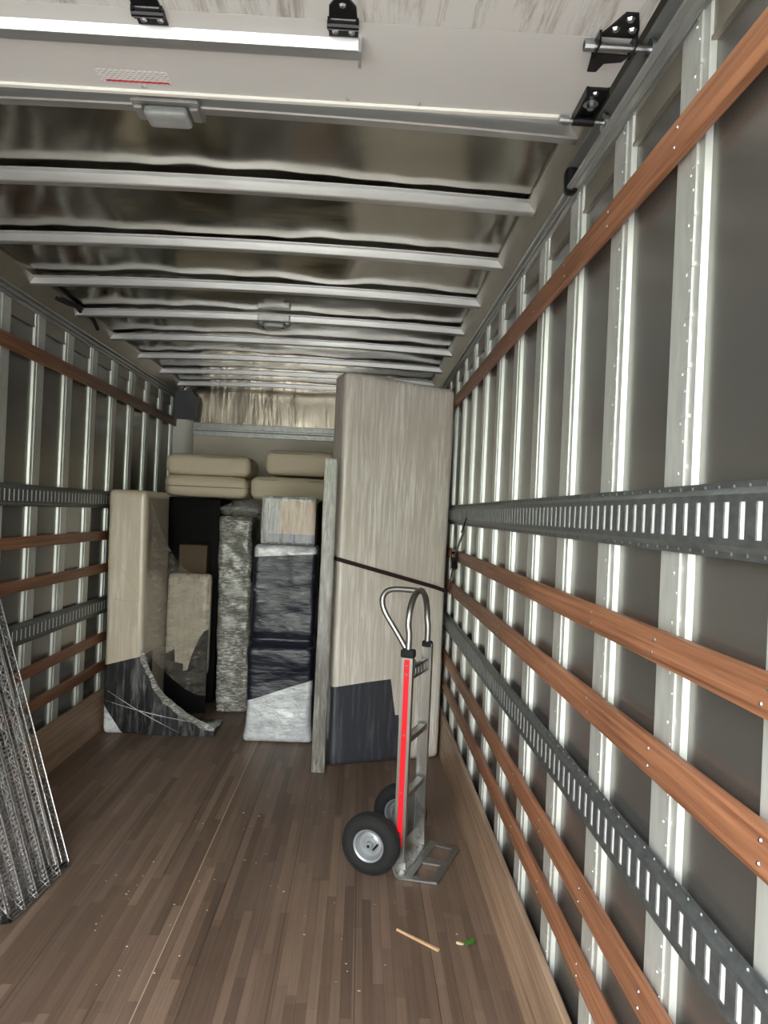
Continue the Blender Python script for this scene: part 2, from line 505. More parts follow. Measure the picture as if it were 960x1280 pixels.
def wall(side):
    s = -1 if side == 'right' else 1            # direction into the room
    xf = XR if side == 'right' else XL
    X = lambda d: xf + s * d                    # d = distance out from the stud faces
    bm = bmesh.new()
    xa, xb = sorted((X(-0.013), X(-0.06)))
    box(bm, xa, xb, Y0, Y1 + 0.06, -0.02, 2.86)
    w = finish(bm, 'wall_' + side, M_ALU_SIDE)
    tag(w, kind='structure')
    # studs
    first = None
    far0 = 0.287 if side == 'right' else 0.109
    k = 0
    while far0 + k * 0.4064 < 7.05:
        yf = far0 + k * 0.4064
        k += 1
        if first is None:
            bm = bmesh.new()
            prof = [(0.003, -0.013), (0.0, 0.0), (-0.074, 0.0), (-0.0755, -0.004), (-0.0785, -0.004), (-0.0795, 0.0032), (-0.095, 0.0032),
                    (-0.0957, -0.004), (-0.0985, -0.004), (-0.099, 0.0), (-0.125, 0.0), (-0.128, -0.013)]
            prism(bm, prof, lambda a, d: Vector((s * d, a, 0.0)), lambda a, d: Vector((s * d, a, 2.615)))
            for q in range(27):
                z = 0.05 + q * 0.098
                box(bm, min(0, s * 0.0048), max(0, s * 0.0048), -0.099, -0.075, z - 0.004, z + 0.004)
                dome(bm, (0, -0.066, z - 0.012), (s, 0, 0), 0.0045)
                dome(bm, (s * 0.003, -0.0873, z + 0.049), (s, 0, 0), 0.0035)
            first = finish(bm, 'stud', M_STUD, w, 25)
            first.location = (xf, yf, 0)
        else:
            st = first.copy(); COL.objects.link(st); st.location = (xf, yf, 0)
    # plates between the studs under the top rail
    bm = bmesh.new()
    xa, xb = sorted((X(-0.006), X(-0.013)))
    box(bm, xa, xb, Y0, Y1, 2.525, 2.61)
    xa, xb = sorted((X(-0.002), X(-0.013)))
    box(bm, xa, xb, Y0, Y1, 2.522, 2.53)
    finish(bm, 'header_plate', M_COVE, w)
    bm = bmesh.new()
    prof = [(-0.034, 2.598), (0.002, 2.598), (0.009, 2.602), (0.009, 2.608), (-0.004, 2.611), (-0.004, 2.622), (0.006, 2.625), (0.008, 2.632), (-0.006, 2.636), (-0.006, 2.650), (0.010, 2.654), (0.013, 2.664), (-0.034, 2.664)]
    prism(bm, prof, lambda d, z: Vector((X(d), Y0, z)), lambda d, z: Vector((X(d), Y1, z)))
    tag(finish(bm, 'trim_1' if side == 'right' else 'trim_2', M_RAIL, None, 20), kind='structure')
    bm = bmesh.new()
    prof = [(0.0, 2.664), (0.014, 2.666), (0.072, 2.742), (0.072, 2.765), (-0.034, 2.765), (-0.034, 2.664)]
    prism(bm, prof, lambda d, z: Vector((X(d), Y0, z)), lambda d, z: Vector((X(d), Y1, z)))
    tag(finish(bm, 'trim_3' if side == 'right' else 'trim_4', M_COVE, None, 20), kind='structure')
    return w
wall_r = wall('right')
wall_l = wall('left')

# front wall (nose of the box)
bm = bmesh.new()
box(bm, XL - 0.06, XR + 0.06, Y1, Y1 + 0.05, -0.02, 2.30)
wf = tag(finish(bm, 'wall_front', M_NOSE), kind='structure')
bm = bmesh.new()
n = 40
g = []
for i in range(n + 1):
    row = []
    for j in range(13):
        x = XL - 0.03 + (XR - XL + 0.06) * i / n
        z = 2.29 + 0.56 * j / 12
        row.append(bm.verts.new((x, Y1 + 0.02 + 0.006 * nz((x, 0, z), (7, 1, 3)) * (1 if 0 < j < 12 else 0), z)))
    g.append(row)
for i in range(n):
    for j in range(12):
        bm.faces.new((g[i][j], g[i + 1][j], g[i + 1][j + 1], g[i][j + 1]))
box(bm, XL - 0.06, XR + 0.06, Y1 + 0.03, Y1 + 0.05, 2.28, 2.86)
finish(bm, 'upper_sheet', M_NOSEALU, wf, 60)
bm = bmesh.new()
box(bm, -1.64, XR, Y1 - 0.02, Y1 + 0.01, 2.335, 2.39, 0.004)
box(bm, -1.64, XR, Y1 - 0.034, Y1 + 0.01, 2.315, 2.337, 0.004)
box(bm, -1.64, XR, Y1 - 0.016, Y1 + 0.01, 2.268, 2.316, 0.003)
for k in range(12):
    dome(bm, (-1.55 + 0.19 * k, Y1 - 0.02, 2.36), (0, -1, 0), 0.007)
    dome(bm, (-1.50 + 0.19 * k, Y1 - 0.016, 2.29), (0, -1, 0), 0.007)
finish(bm, 'header_rail', M_RAIL, wf, 25)
bm = bmesh.new()
prof = [(-1.80, 7.0)] + [(-1.72 + 0.09 * math.sin(a), 7.1 - 0.09 * math.cos(a)) for a in [k * PI / 16 for k in range(0, 9)]] + [(-1.63, 7.11), (-1.80, 7.11)]
prism(bm, prof, lambda x, y: Vector((x, y, 0)), lambda x, y: Vector((x, y, 2.405)))
finish(bm, 'corner_post', M_WHITEP, wf)
bm = bmesh.new()
prism(bm, [(-1.80, 2.405), (-1.60, 2.405), (-1.595, 2.60), (-1.64, 2.68), (-1.80, 2.68)], lambda x, z: Vector((x, 7.0, z)), lambda x, z: Vector((x, 7.11, z)))
finish(bm, 'corner_gusset', M_GREYP, wf)

# roof sheet and bows
def arch(x):
    t = (x - (XL + XR) / 2) / ((XR - XL) / 2)
    return 0.026 * (1 - t * t)
bm = bmesh.new()
nx, ny = 56, 120
g = []
for j in range(ny + 1):
    row = []
    for i in range(nx + 1):
        x = XL - 0.06 + (XR - XL + 0.12) * i / nx
        y = Y0 + (Y1 + 0.06 - Y0) * j / ny
        dz = 0.009 * nz((x, y, 0), (2.2, 3.2, 1)) + 0.005 * nz((x, y, 0), (7, 3.0, 1), 3.1)
        row.append(bm.verts.new((x, y, ZB + 0.052 + arch(x) + dz)))
    g.append(row)
for j in range(ny):
    for i in range(nx):
        bm.faces.new((g[j][i], g[j][i + 1], g[j + 1][i + 1], g[j + 1][i]))
box(bm, XL - 0.06, XR + 0.06, Y0, Y1 + 0.06, 2.815, 2.86)
roof = tag(finish(bm, 'ceiling', M_ALU_ROOF, None, 60), kind='structure')
bm = bmesh.new()
NB = 24
secs = []
for i in range(NB + 1):
    x = XL + 0.045 + (XR - XL - 0.09) * i / NB
    a = arch(x)
    secs.append([Vector((x, y, z + a)) for y, z in [(-0.02, 0.004), (-0.016, 0.0), (0.016, 0.0), (0.02, 0.004), (0.022, 0.034), (0.042, 0.036), (0.042, 0.039), (-0.042, 0.039), (-0.042, 0.036), (-0.022, 0.034)]])
for sec in secs: pass
vv = [[bm.verts.new(q) for q in sec] for sec in secs]
for a, b in zip(vv[:-1], vv[1:]):
    for k in range(10):
        bm.faces.new((a[k], a[(k + 1) % 10], b[(k + 1) % 10], b[k]))
bm.faces.new(vv[0]); bm.faces.new(vv[-1][::-1])
bow = finish(bm, 'roof_bow', M_BOW, roof, 25)
for k in range(9):
    b = bow if k == 0 else bow.copy()
    if k: COL.objects.link(b)
    b.location = (0, 2.13 if k == 0 else 2.055 + 0.607 * k, ZB)

# kick boards
def kick(name, x0, x1):
    bm = bmesh.new()
    box(bm, x0, x1, Y0, 7.0, 0.0, 0.285, 0.004)
    tag(finish(bm, name, M_KICK), kind='structure')
kick('baseboard_right', 0.588, 0.612)
kick('baseboard_left', -1.785, -1.755)

# ------------------------------------------------------------------ slats and cargo tracks
def slat(side, z0, z1, label, y1=7.02):
    bm = bmesh.new()
    if side == 'right': x0, x1 = XR - 0.028, XR - 0.0075
    else: x0, x1 = XL + 0.0075, XL + 0.028
    box(bm, x0, x1, Y0, y1, z0, z1, 0.004, 2)
    xi = x0 if side == 'right' else x1
    o = finish(bm, 'wooden_slat', M_SLAT)
    tag(o, label, 'wooden slat', 'wooden lashing slats on the truck walls')
    if side == 'right':
        far0, k, pts = 0.287, 2, []
        while far0 + k * 0.4064 < 5.0:
            y = far0 + k * 0.4064 - 0.05
            for z in (z0 + 0.02, z1 - 0.02):
                pts.append((xi, y + random.uniform(-.01, .01), z))
            k += 1
        heads('screw', o, pts, (-1, 0, 0), .0045)
    return o
H = CAM_H
slat('right', H + .736, H + .811, 'topmost orange-brown wooden slat on the right wall, high above the upper slotted steel track')
slat('right', H - .273, H - .207, 'orange-brown wooden slat on the right wall just below the upper slotted steel track')
slat('right', H - .500, H - .425, 'orange-brown wooden slat on the right wall just above the lower slotted steel track')
slat('right', H - .982, H - .908, 'orange-brown wooden slat on the right wall just below the lower slotted steel track')
slat('right', H - 1.165, H - 1.096, 'lowest orange-brown wooden slat on the right wall, nearest above the kick board')
slat('left', H + .735, H + .812, 'topmost dark brown wooden slat on the left wall, high above the upper slotted track')
slat('left', H - .265, H - .204, 'dark brown wooden slat on the left wall just below the upper slotted track')
slat('left', H - .494, H - .432, 'dark brown wooden slat on the left wall just above the lower slotted track')
slat('left', H - .980, H - .918, 'dark brown wooden slat on the left wall just below the lower slotted track')
slat('left', H - 1.187, H - 1.120, 'lowest dark brown wooden slat on the left wall, nearest above the kick board')

def cargo_track(side, z0, z1, ya, yb, label):
    s = -1 if side == 'right' else 1
    xf = XR if side == 'right' else XL
    X = lambda d: xf + s * (d + 0.0078)
    zc = (z0 + z1) / 2
    hz = (z1 - z0) / 2
    bm = bmesh.new()
    sl = 0.030                                  # half slot length
    fz = hz * 0.66                              # half height of the raised face
    def quad(pts): bm.faces.new([bm.verts.new(Vector(p)) for p in pts])
    def strip(d0, za, d1, zb):
        quad([(X(d0), ya, za), (X(d0), yb, za), (X(d1), yb, zb), (X(d1), ya, zb)])
    strip(0.0, zc - hz, 0.002, zc - hz); strip(0.002, zc - hz, 0.002, zc - fz - .012)
    strip(0.002, zc - fz - .012, 0.014, zc - fz); strip(0.014, zc - fz, 0.014, zc - sl)
    strip(0.0, zc + hz, 0.002, zc + hz); strip(0.002, zc + hz, 0.002, zc + fz + .012)
    strip(0.002, zc + fz + .012, 0.014, zc + fz); strip(0.014, zc + fz, 0.014, zc + sl)
    pitch, sw = 0.0508, 0.0185
    n = int((yb - ya) / pitch)
    y = ya
    for k in range(n + 1):
        c0 = ya + (k + 0.5) * pitch - sw / 2
        c1 = c0 + sw
        e = min(c0, yb)
        if e > y: quad([(X(.014), y, zc - sl), (X(.014), e, zc - sl), (X(.014), e, zc + sl), (X(.014), y, zc + sl)])
        if c1 > yb: break
        for yy in (c0, c1): quad([(X(.014), yy, zc - sl), (X(.014), yy, zc + sl), (X(.011), yy, zc + sl), (X(.011), yy, zc - sl)])
        for zz in (zc - sl, zc + sl): quad([(X(.014), c0, zz), (X(.014), c1, zz), (X(.011), c1, zz), (X(.011), c0, zz)])
        dome(bm, (X(.002), c0 + .01, zc + hz * .86), (s, 0, 0), .005)
        dome(bm, (X(.002), c0 + .01, zc - hz * .86), (s, 0, 0), .005)
        y = c1
    bmesh.ops.remove_doubles(bm, verts=bm.verts, dist=1e-5)
    o = finish(bm, 'cargo_track', M_TRACK, None, 0)
    tag(o, label, 'cargo track', 'slotted steel cargo tracks')
    bm = bmesh.new()
    xa, xb = sorted((X(0.006), X(0.0112)))
    box(bm, xa, xb, ya, yb, zc - sl - .004, zc + sl + .004)
    finish(bm, 'backing_plate', M_TRACKBACK, o)
    return o
cargo_track('right', H - .050, H + .078, -0.3, 5.15, 'upper slotted galvanized cargo track on the right wall, at eye height')
cargo_track('right', H - .778, H - .653, -0.3, 6.9, 'lower slotted galvanized cargo track on the right wall, between two wooden slats')
cargo_track('left', H - .044, H + .074, -0.3, 6.9, 'upper slotted galvanized cargo track on the left wall, behind the wrapped sofa')
cargo_track('left', H - .785, H - .664, -0.3, 6.9, 'lower slotted galvanized cargo track on the left wall, beside the wire shelves')

# ------------------------------------------------------------------ roll-up door overhead
ZD = 2.650
bm = bmesh.new()
DX0, DX1 = -1.735, 0.553
door = empty('door_1', (0, 0.8, ZD)); door['kind'] = 'structure'
def at_door(o): 
    o.matrix_parent_inverse = Matrix.Translation((0, -0.8, -ZD)); return o
edges = [1.905, 1.585, 1.20, 0.82, 0.44, 0.06]
bm.free()
for k in range(5):
    ya, yb = edges[k + 1] + 0.0009, edges[k] - 0.0009
    bm = bmesh.new()
    box(bm, DX0, DX1, ya, yb, ZD, ZD + 0.022)
    o = finish(bm, 'door_panel', M_DOOR if k == 0 else M_DOORSCUFF, door)
    at_door(o)
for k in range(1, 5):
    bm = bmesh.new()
    box(bm, DX0, DX1, edges[k] - .006, edges[k] + .006, ZD + 0.0221, ZD + 0.027)  # black strip added above each panel gap as the dark shade of the seam
    at_door(finish(bm, 'seam_shade_strip', M_RUBBER, door))
bm = bmesh.new()
box(bm, DX0, DX1, 1.897, 1.915, ZD - 0.006, ZD + 0.026, 0.003)
at_door(finish(bm, 'edge_seal', M_WHITEP, door))
# strut: shallow channel under the first panel beside the seam
bm = bmesh.new()
prof = [(1.640, -0.001), (1.648, -0.022), (1.684, -0.022), (1.690, -0.001)]
prism(bm, prof, lambda y, z: Vector((DX0 + .1, y, ZD + z)), lambda y, z: Vector((-0.05, y, ZD + z)))
box(bm, -0.052, -0.045, 1.632, 1.694, ZD - 0.034, ZD - 0.0005)
at_door(finish(bm, 'strut', M_BOW, door, 20))
def hinge(x, name='hinge'):
    bm = bmesh.new()
    prism(bm, [(x - .032, 1.60), (x + .032, 1.60), (x + .032, 1.632), (x - .032, 1.632)], lambda a, b: Vector((a, b, ZD - .004)), lambda a, b: Vector((a, b, ZD + .0005)))
    prism(bm, [(x - .030, 1.572), (x + .030, 1.572), (x + .028, 1.535), (x + .010, 1.505), (x - .010, 1.505), (x - .028, 1.535)], lambda a, b: Vector((a, b, ZD - .004)), lambda a, b: Vector((a, b, ZD + .0005)))
    tube(bm, [(x - .034, 1.586, ZD - .009), (x + .034, 1.586, ZD - .009)], 0.009, 10)
    for dx in (-.03, .03):
        box(bm, x + dx - .003, x + dx + .003, 1.572, 1.602, ZD - .012, ZD)
    o = at_door(finish(bm, name, M_BLACK, door))
    heads('bolt', o, [(x + a, b, ZD - .004) for a, b in ((-.018, 1.616), (.018, 1.616), (0, 1.53))], (0, 0, -1), .008)
    return o
hinge(-0.50); hinge(-0.085); hinge(-1.2)
# roller hinge at the seam by the track
bm = bmesh.new()
x = 0.512
prism(bm, [(x - .045, 1.575), (x + .035, 1.575), (x + .030, 1.545), (x + .012, 1.50), (x - .014, 1.50), (x - .03, 1.54)], lambda a, b: Vector((a, b, ZD - .005)), lambda a, b: Vector((a, b, ZD + .0005)))
prism(bm, [(x - .055, 1.598), (x + .028, 1.598), (x + .018, 1.62), (x - .018, 1.628), (x - .026, 1.66), (x - .046, 1.66), (x - .05, 1.63)], lambda a, b: Vector((a, b, ZD - .030)), lambda a, b: Vector((a, b, ZD - .025)))
box(bm, x - .05, x - .045, 1.56, 1.61, ZD - .03, ZD)
box(bm, x + .028, x + .033, 1.56, 1.61, ZD - .03, ZD)
o = at_door(finish(bm, 'roller_hinge', M_BLACK, door))
bm = bmesh.new()
tube(bm, [(x - .075, 1.587, ZD - .018), (x + .07, 1.587, ZD - .018)], 0.008, 10)
tube(bm, [(x - .075, 1.587, ZD - .018), (x - .055, 1.587, ZD - .018)], 0.012, 10)
tube(bm, [(x + .068, 1.587, ZD - .018), (x + .078, 1.587, ZD - .018)], 0.022, 16)
for a, b in ((-.02, 1.548), (.016, 1.548), (0, 1.515)):
    dome(bm, (x + a, b, ZD - .005), (0, 0, -1), .010)
finish(bm, 'roller', M_ZINC, o)
# end bracket at the inner corner of the first panel
bm = bmesh.new()
box(bm, 0.497, 0.553, 1.765, 1.90, ZD - .005, ZD + .0005, .002)
box(bm, 0.497, 0.502, 1.765, 1.90, ZD - .022, ZD)
box(bm, 0.548, 0.553, 1.765, 1.90, ZD - .022, ZD)
tube(bm, [(0.497, 1.888, ZD - .018), (0.553, 1.888, ZD - .018)], 0.012, 12)
o = at_door(finish(bm, 'end_bracket', M_BLACK, door))
bm = bmesh.new()
revolve(bm, [(0, -.006), (.019, -.006), (.019, -.002), (0, -.002)], 20, Matrix.Translation((.525, 1.825, ZD - .004)))
revolve(bm, [(0, -.018), (.009, -.018), (.009, -.002), (0, -.002)], 6, Matrix.Translation((.525, 1.825, ZD - .004)))
dome(bm, (.525, 1.785, ZD - .005), (0, 0, -1), .009)
tube(bm, [(.465, 1.888, ZD - .018), (.585, 1.888, ZD - .018)], .007, 10)
tube(bm, [(.463, 1.888, ZD - .018), (.488, 1.888, ZD - .018)], .0115, 12)
tube(bm, [(.576, 1.888, ZD - .018), (.586, 1.888, ZD - .018)], .022, 16)
finish(bm, 'roller', M_ZINC, o)
# warning sticker
bm = bmesh.new()
box(bm, -0.695, -0.522, 1.815, 1.868, ZD - .0008, ZD)
st = at_door(finish(bm, 'warning_sticker', M_LABEL, door))
bm = bmesh.new()
box(bm, -0.682, -0.525, 1.858, 1.8645, ZD - .0014, ZD - .0006)
finish(bm, 'red_line', M_REDINK, st)
heads('rivet', door, [(-.595, 1.882, ZD), (-.08, 1.882, ZD), (.10, 1.885, ZD), (-.36, 1.70, ZD)], (0, 0, -1), .007, M_RAIL, Matrix.Translation((0, -0.8, -ZD)))

def door_track(x0, x1, label):
    """C channel, open towards the door"""
    t = empty('door_track', ((x0 + x1) / 2, 1.0, 2.6))
    tag(t, label, 'door track', 'overhead door tracks')
    inv = Matrix.Translation((-(x0 + x1) / 2, -1.0, -2.6))
    bm = bmesh.new()
    s = 1 if x1 > 0 else -1
    out, inn = (x1, x0) if s > 0 else (x0, x1)
    prof = [(inn, 2.604), (inn - s * .002, 2.600), (inn, 2.594), (inn + s * .012, 2.592), (inn + s * .018, 2.596), (out - s * .008, 2.596), (out - s * .004, 2.590), (out, 2.592), (out, 2.662), (inn, 2.662), (inn, 2.658), (out - s * .004, 2.658), (out - s * .004, 2.640), (out - s * .010, 2.634), (out - s * .004, 2.628), (out - s * .004, 2.600)]
    prism(bm, prof, lambda a, z: Vector((a, Y0, z)), lambda a, z: Vector((a, 2.20, z)))
    ch = finish(bm, 'channel', M_RAIL, t, 20); ch.matrix_parent_inverse = inv
    bm = bmesh.new()
    soft_box(bm, (min(inn, out) - .006, 2.185, 2.585), (max(inn, out) - .004, 2.235, 2.665), .016, (4, 4, 6))
    q = finish(bm, 'end_stop', M_BLACK, t); q.matrix_parent_inverse = inv
    return t
door_track(0.572, 0.611, 'galvanized roll-up door track along the top of the right wall')
door_track(-1.791, -1.752, 'galvanized roll-up door track along the top of the left wall')

# ------------------------------------------------------------------ ceiling lights
def ceiling_light(x, y, label):
    t = empty('ceiling_light', (x, y, ZB + arch(x)))
    tag(t, label, 'light', 'dome lights on the roof bows')
    bm = bmesh.new()
    box(bm, -.095, .095, -.05, -.021, -.004, .035, .004)
    box(bm, -.095, .095, .023, .055, -.004, .035, .004)
    box(bm, -.095, .095, -.05, .055, -.006, -.0008, .002)
    finish(bm, 'bracket', M_RAIL, t, 25)
    bm = bmesh.new()
    soft_box(bm, (-.062, -.036, -.036), (.062, .048, -.006), .012, (10, 8, 4))
    finish(bm, 'lens', M_CLEAR, t, 50)
    for sx in (-1, 1):
        bm = bmesh.new()
        box(bm, sx * .078 - .013, sx * .078 + .013, -.03, .04, -.016, -.006, .003)
        finish(bm, 'clip', M_RAIL, t)
    return t
ceiling_light(-0.600, 2.125, 'larger-looking rectangular dome light on the first roof bow behind the roll-up door')
ceiling_light(-0.575, 2.055 + .607 * 4, 'distant white rectangular dome light in the middle of the metal ceiling')

# dark cable over the left cove rail
bm = bmesh.new()
pts = smooth_path([(-1.742, 4.15, 2.715), (-1.728, 4.28, 2.722), (-1.722, 4.40, 2.735), (-1.728, 4.50, 2.722), (-1.715, 4.62, 2.73), (-1.735, 4.78, 2.70)], 6)
tube(bm, pts, .012, 8)
pts = smooth_path([(-1.735, 4.2, 2.728), (-1.712, 4.34, 2.735), (-1.716, 4.52, 2.74), (-1.722, 4.7, 2.722)], 6)
tube(bm, pts, .008, 8)
tag(finish(bm, 'cable', M_RUBBER), 'short run of black cable along the upper left ceiling edge', 'cable')

# ------------------------------------------------------------------ cargo
def split(o_bm, test):
    """moves the faces whose centre passes the test into a new bmesh"""
    keep = o_bm.copy()
    d = [f for f in o_bm.faces if test(f.calc_center_median())]
    bmesh.ops.delete(o_bm, geom=d, context='FACES')
    keep.faces.ensure_lookup_table()
    d = [f for f in keep.faces if not test(f.calc_center_median())]
    bmesh.ops.delete(keep, geom=d, context='FACES')
    return keep
def cut(bm, co, no):
    bmesh.ops.bisect_plane(bm, geom=list(bm.verts) + list(bm.edges) + list(bm.faces), plane_co=co, plane_no=no)

# --- tall wrapped box-like sofa section by the right wall (local frame, origin front left corner at the floor)
fang = math.atan2(0.262, 0.735)
tallw = empty('wrapped_sofa', (-0.138, 4.650, 0), fang)
tag(tallw, 'tallest cream wrapped furniture piece standing upright on its end against the right wall', 'wrapped sofa')
FW, FD, FH = 0.772, 0.22, 2.49
bm = bmesh.new()
def fdisp(w, q, half):
    w = w.copy()
    u = w.x / FW
    w.z *= 1 - 0.018 * u                                   # the top slopes down to the right
    if w.y < 0.1:
        w.y += 0.010 * nz(w, (3, 1, 1.2), 2.0) - 0.006
        w.y += 0.004 * nz(w, (14, 1, 1.5), 5.0)
    w.x += 0.006 * nz(w, (1, 1, 1.6), 9.0) + (0.012 * (1 - w.z / FH) if u > .5 else 0) * -1
    return w
soft_box(bm, (0, 0, 0), (FW, FD, FH), 0.032, (34, 12, 80), fdisp)
cut(bm, (0, 0, .50), (-.09, 0, 1)); cut(bm, (.395, 0, .53), (1, 0, .18)); 
cut(bm, (.46, 0, .30), (1, 0, .12)); cut(bm, (0, 0, .30), (0, 0, 1))
def in_dust(c):
    if c.y > 0.06: return False
    if c.z > .50 + .09 * c.x: return False
    if c.z > .30: return c.x < .395 - .18 * (c.z - .53)
    return c.x < .46 - .12 * (c.z - .30)
dust = split(bm, in_dust)
finish(bm, 'body', M_FCREAM, tallw, 60)
finish(dust, 'dust_cover', M_FNAVY, tallw, 60)['label'] = 'dark grey dust cover patch at the lower left'

# --- narrow foil-like wrapped board standing in front of it
bm = bmesh.new()
soft_box(bm, (-.240, 4.532, 0), (-.158, 4.625, 1.925), .007, (6, 6, 60), lambda w, q, h: w + Vector((.003 * nz(w, (6, 6, 3)), .003 * nz(w, (6, 6, 4), 3), 0)))
tag(finish(bm, 'wrapped_board', M_PLANK, None, 60), 'tall narrow board in grey plastic film standing beside the tallest cream piece', 'wrapped board')

# --- navy two-part piece with white bag bottom
chair = empty('wrapped_chair', (-.51, 5.08, 0))
tag(chair, 'dark navy wrapped furniture with a white plastic bag at its bottom', 'wrapped furniture')
CW = .456
bm = bmesh.new()
def cdisp(w, q, half):
    w = w.copy()
    z = w.z
    k = 1.0
    k -= 0.05 * math.exp(-((z - .70) / .035) ** 2)
    k += 0.035 * math.exp(-((z - .62) / .06) ** 2)
    k += 0.07 * max(0, 1 - z / .12) - 0.03 * math.exp(-((z - .25) / .12) ** 2)
    k -= 0.05 * max(0, min(1, (z - .2) / 1.1)) 
    w.x *= k
    front = max(0, 1 - w.y / .2)
    w.y += front * (0.05 * math.exp(-((z - .70) / .03) ** 2) - .035 * math.exp(-((z - .60) / .1) ** 2) + .02 * max(0, (z - .3)))
    w.y += front * (.012 * nz(w, (5, 3, 9), 4) + .005 * nz(w, (16, 3, 30), 1))
    if z < .04: w.z -= 0.0
    return w
soft_box(bm, (-CW / 2, 0, 0), (CW / 2, .36, 1.355), .035, (26, 10, 84), cdisp)
cut(bm, (0, 0, .36), (-.35, 0, 1)); cut(bm, (0, 0, 1.285), (-.08, 0, 1))
bag = split(bm, lambda c: c.z < .36 + .35 * c.x)
cap = split(bm, lambda c: c.z > 1.285 + .08 * c.x)
finish(bm, 'body', M_CNAVY, chair, 70)
finish(bag, 'plastic_bag', M_WBAG, chair, 70)['label'] = 'white crinkled plastic bag around the bottom'
finish(cap, 'top_wrap', M_WBAG, chair, 70)['label'] = 'whitish film over the top edge'

# --- shiny box on top of it
bxt = empty('wrapped_box', (-.50, 5.10, 1.357))
tag(bxt, 'shiny film wrapped box with tan and blue showing through, set on the navy wrapped piece', 'wrapped box')
bm = bmesh.new()
soft_box(bm, (-.188, 0.0, 0), (.188, .30, .335), .012, (20, 8, 20), lambda w, q, h: w + Vector((0, .004 * nz(w, (20, 6, 5)), 0)))
for co, no in (((-.06, 0, 0), (1, 0, 0)), ((-.13, 0, 0), (1, 0, 0)), ((0, 0, .075), (0, 0, 1)), ((0, 0, .20), (0, 0, 1)), ((0, 0, .30), (0, 0, 1))):
    cut(bm, co, no)
tan = split(bm, lambda c: c.y < .05 and c.x > -.06 and .075 < c.z < .30)
blu = split(bm, lambda c: c.y < .05 and c.x > -.13 and .012 < c.z < .075)
finish(bm, 'film', M_GLOSS, bxt, 60)
finish(tan, 'tan_front', M_TANFILM, bxt, 60)['label'] = 'tan patch seen through the film'
finish(blu, 'blue_strip', M_BLUEFILM, bxt, 60)['label'] = 'navy blue strip along the bottom'

# --- silver crinkled tall box
bm = bmesh.new()
def bdisp(w, q, half):
    w = w.copy()
    w.x += -.03 * (1 - abs(w.z - .0) / 1.53) * 0 + (-.035 * (w.z / 1.53) if True else 0) + .035
    w += Vector((.008 * nz(w, (5, 5, 9)), .012 * nz(w, (9, 5, 16), 2), .004 * nz(w, (6, 6, 6))))
    return w
soft_box(bm, (-1.108, 5.78, 0.0), (-.846, 6.42, 1.53), .03, (18, 24, 70), bdisp)
tag(finish(bm, 'wrapped_headboard', M_SILVER, None, 70), 'tall silvery box in crinkled plastic film standing between the cream sofa and navy piece', 'wrapped furniture')
# crumpled clear plastic on its top
bm = bmesh.new()
soft_box(bm, (-1.12, 5.84, 1.532), (-.80, 6.30, 1.665), .06, (20, 20, 8), lambda w, q, h: w + Vector((.02 * nz(w, (9, 9, 9)), .03 * nz(w, (9, 9, 9), 2), .03 * nz(w, (8, 6, 4), 6) * (1 if q.z > 0 else 0))) - Vector((0, 0, (.05 * abs(w.x + .96) / .16 if q.z > 0 else 0))))
tag(finish(bm, 'plastic_sheet', M_POLY, None, 70), 'crumpled clear plastic sheet bunched on top of the silvery wrapped box', 'plastic sheet')

# --- sofa on its end by the left wall
sofa = empty('wrapped_couch', (-1.4, 5.4, 0))
tag(sofa, 'cream couch in stretch film standing on its end against the left wall', 'wrapped sofa')
inv = Matrix.Translation((1.4, -5.4, 0))
def sp(bm, name, mat, smooth=60):
    o = finish(bm, name, mat, sofa, smooth); o.matrix_parent_inverse = inv; return o
bm = bmesh.new()
def adisp(w, q, half):
    w = w.copy()
    w.x += -.028 * (w.z / 1.68) * (1 if w.x < -1.6 else .9)
    w += Vector((.005 * nz(w, (3, 3, 2)), .008 * nz(w, (6, 3, 2), 2), 0))
    return w
soft_box(bm, (-1.722, 5.16, 0), (-1.462, 5.80, 1.69), .035, (18, 22, 64), adisp)
cut(bm, (-1.72, 0, .475), (-.28, 0, 1)); cut(bm, (-1.72, 0, .20), (.82, 0, .57))
dk = split(bm, lambda c: c.z < .475 + .28 * (c.x + 1.72) and c.y < 5.42)
wc = split(dk, lambda c: (c.x + 1.72) * .82 + (c.z - .20) * .57 < 0 and c.y < 5.25)
sp(bm, 'backrest', M_SCREAM)
sp(wc, 'film_corner', M_WBAG)['label'] = 'whitish bunched film at the lower left corner'
sp(dk, 'dust_cover', M_SDARK)['label'] = 'charcoal dust cover on the lower front'
# concave foot: arm and film pulled down to the corner
curve = [(-1.47, .60), (-1.435, .50), (-1.39, .41), (-1.338, .325), (-1.27, .255), (-1.20, .20), (-1.139, .158), (-1.06, .115), (-.985, .078), (-.955, .055)]
cv = [(p.x, p.z) for p in smooth_path([(a, 0, b) for a, b in curve], 3)]
bm = bmesh.new()
NY = 10
rows = []
for j in range(NY + 1):
    y = 5.166 + .33 * j / NY
    row = []
    for i, (a, b) in enumerate(cv):
        t = j / NY
        low = max(.03, b * (1 - .75 * t))
        row.append((bm.verts.new((a + .006 * nz((a, y, b), (20, 9, 20)), y + .006 * nz((a, y, b), (9, 3, 9), 3), low + .008 * nz((a, y, b), (18, 9, 18), 7))), bm.verts.new((a, y, .002))))
    rows.append(row)
for j in range(NY):
    for i in range(len(cv) - 1):
        a, b, c_, d = rows[j][i], rows[j][i + 1], rows[j + 1][i + 1], rows[j + 1][i]
        bm.faces.new((a[0], b[0], c_[0], d[0])); bm.faces.new((a[1], d[1], c_[1], b[1]))
    for i in (0, len(cv) - 1):
        bm.faces.new((rows[j][i][0], rows[j + 1][i][0], rows[j + 1][i][1], rows[j][i][1]))
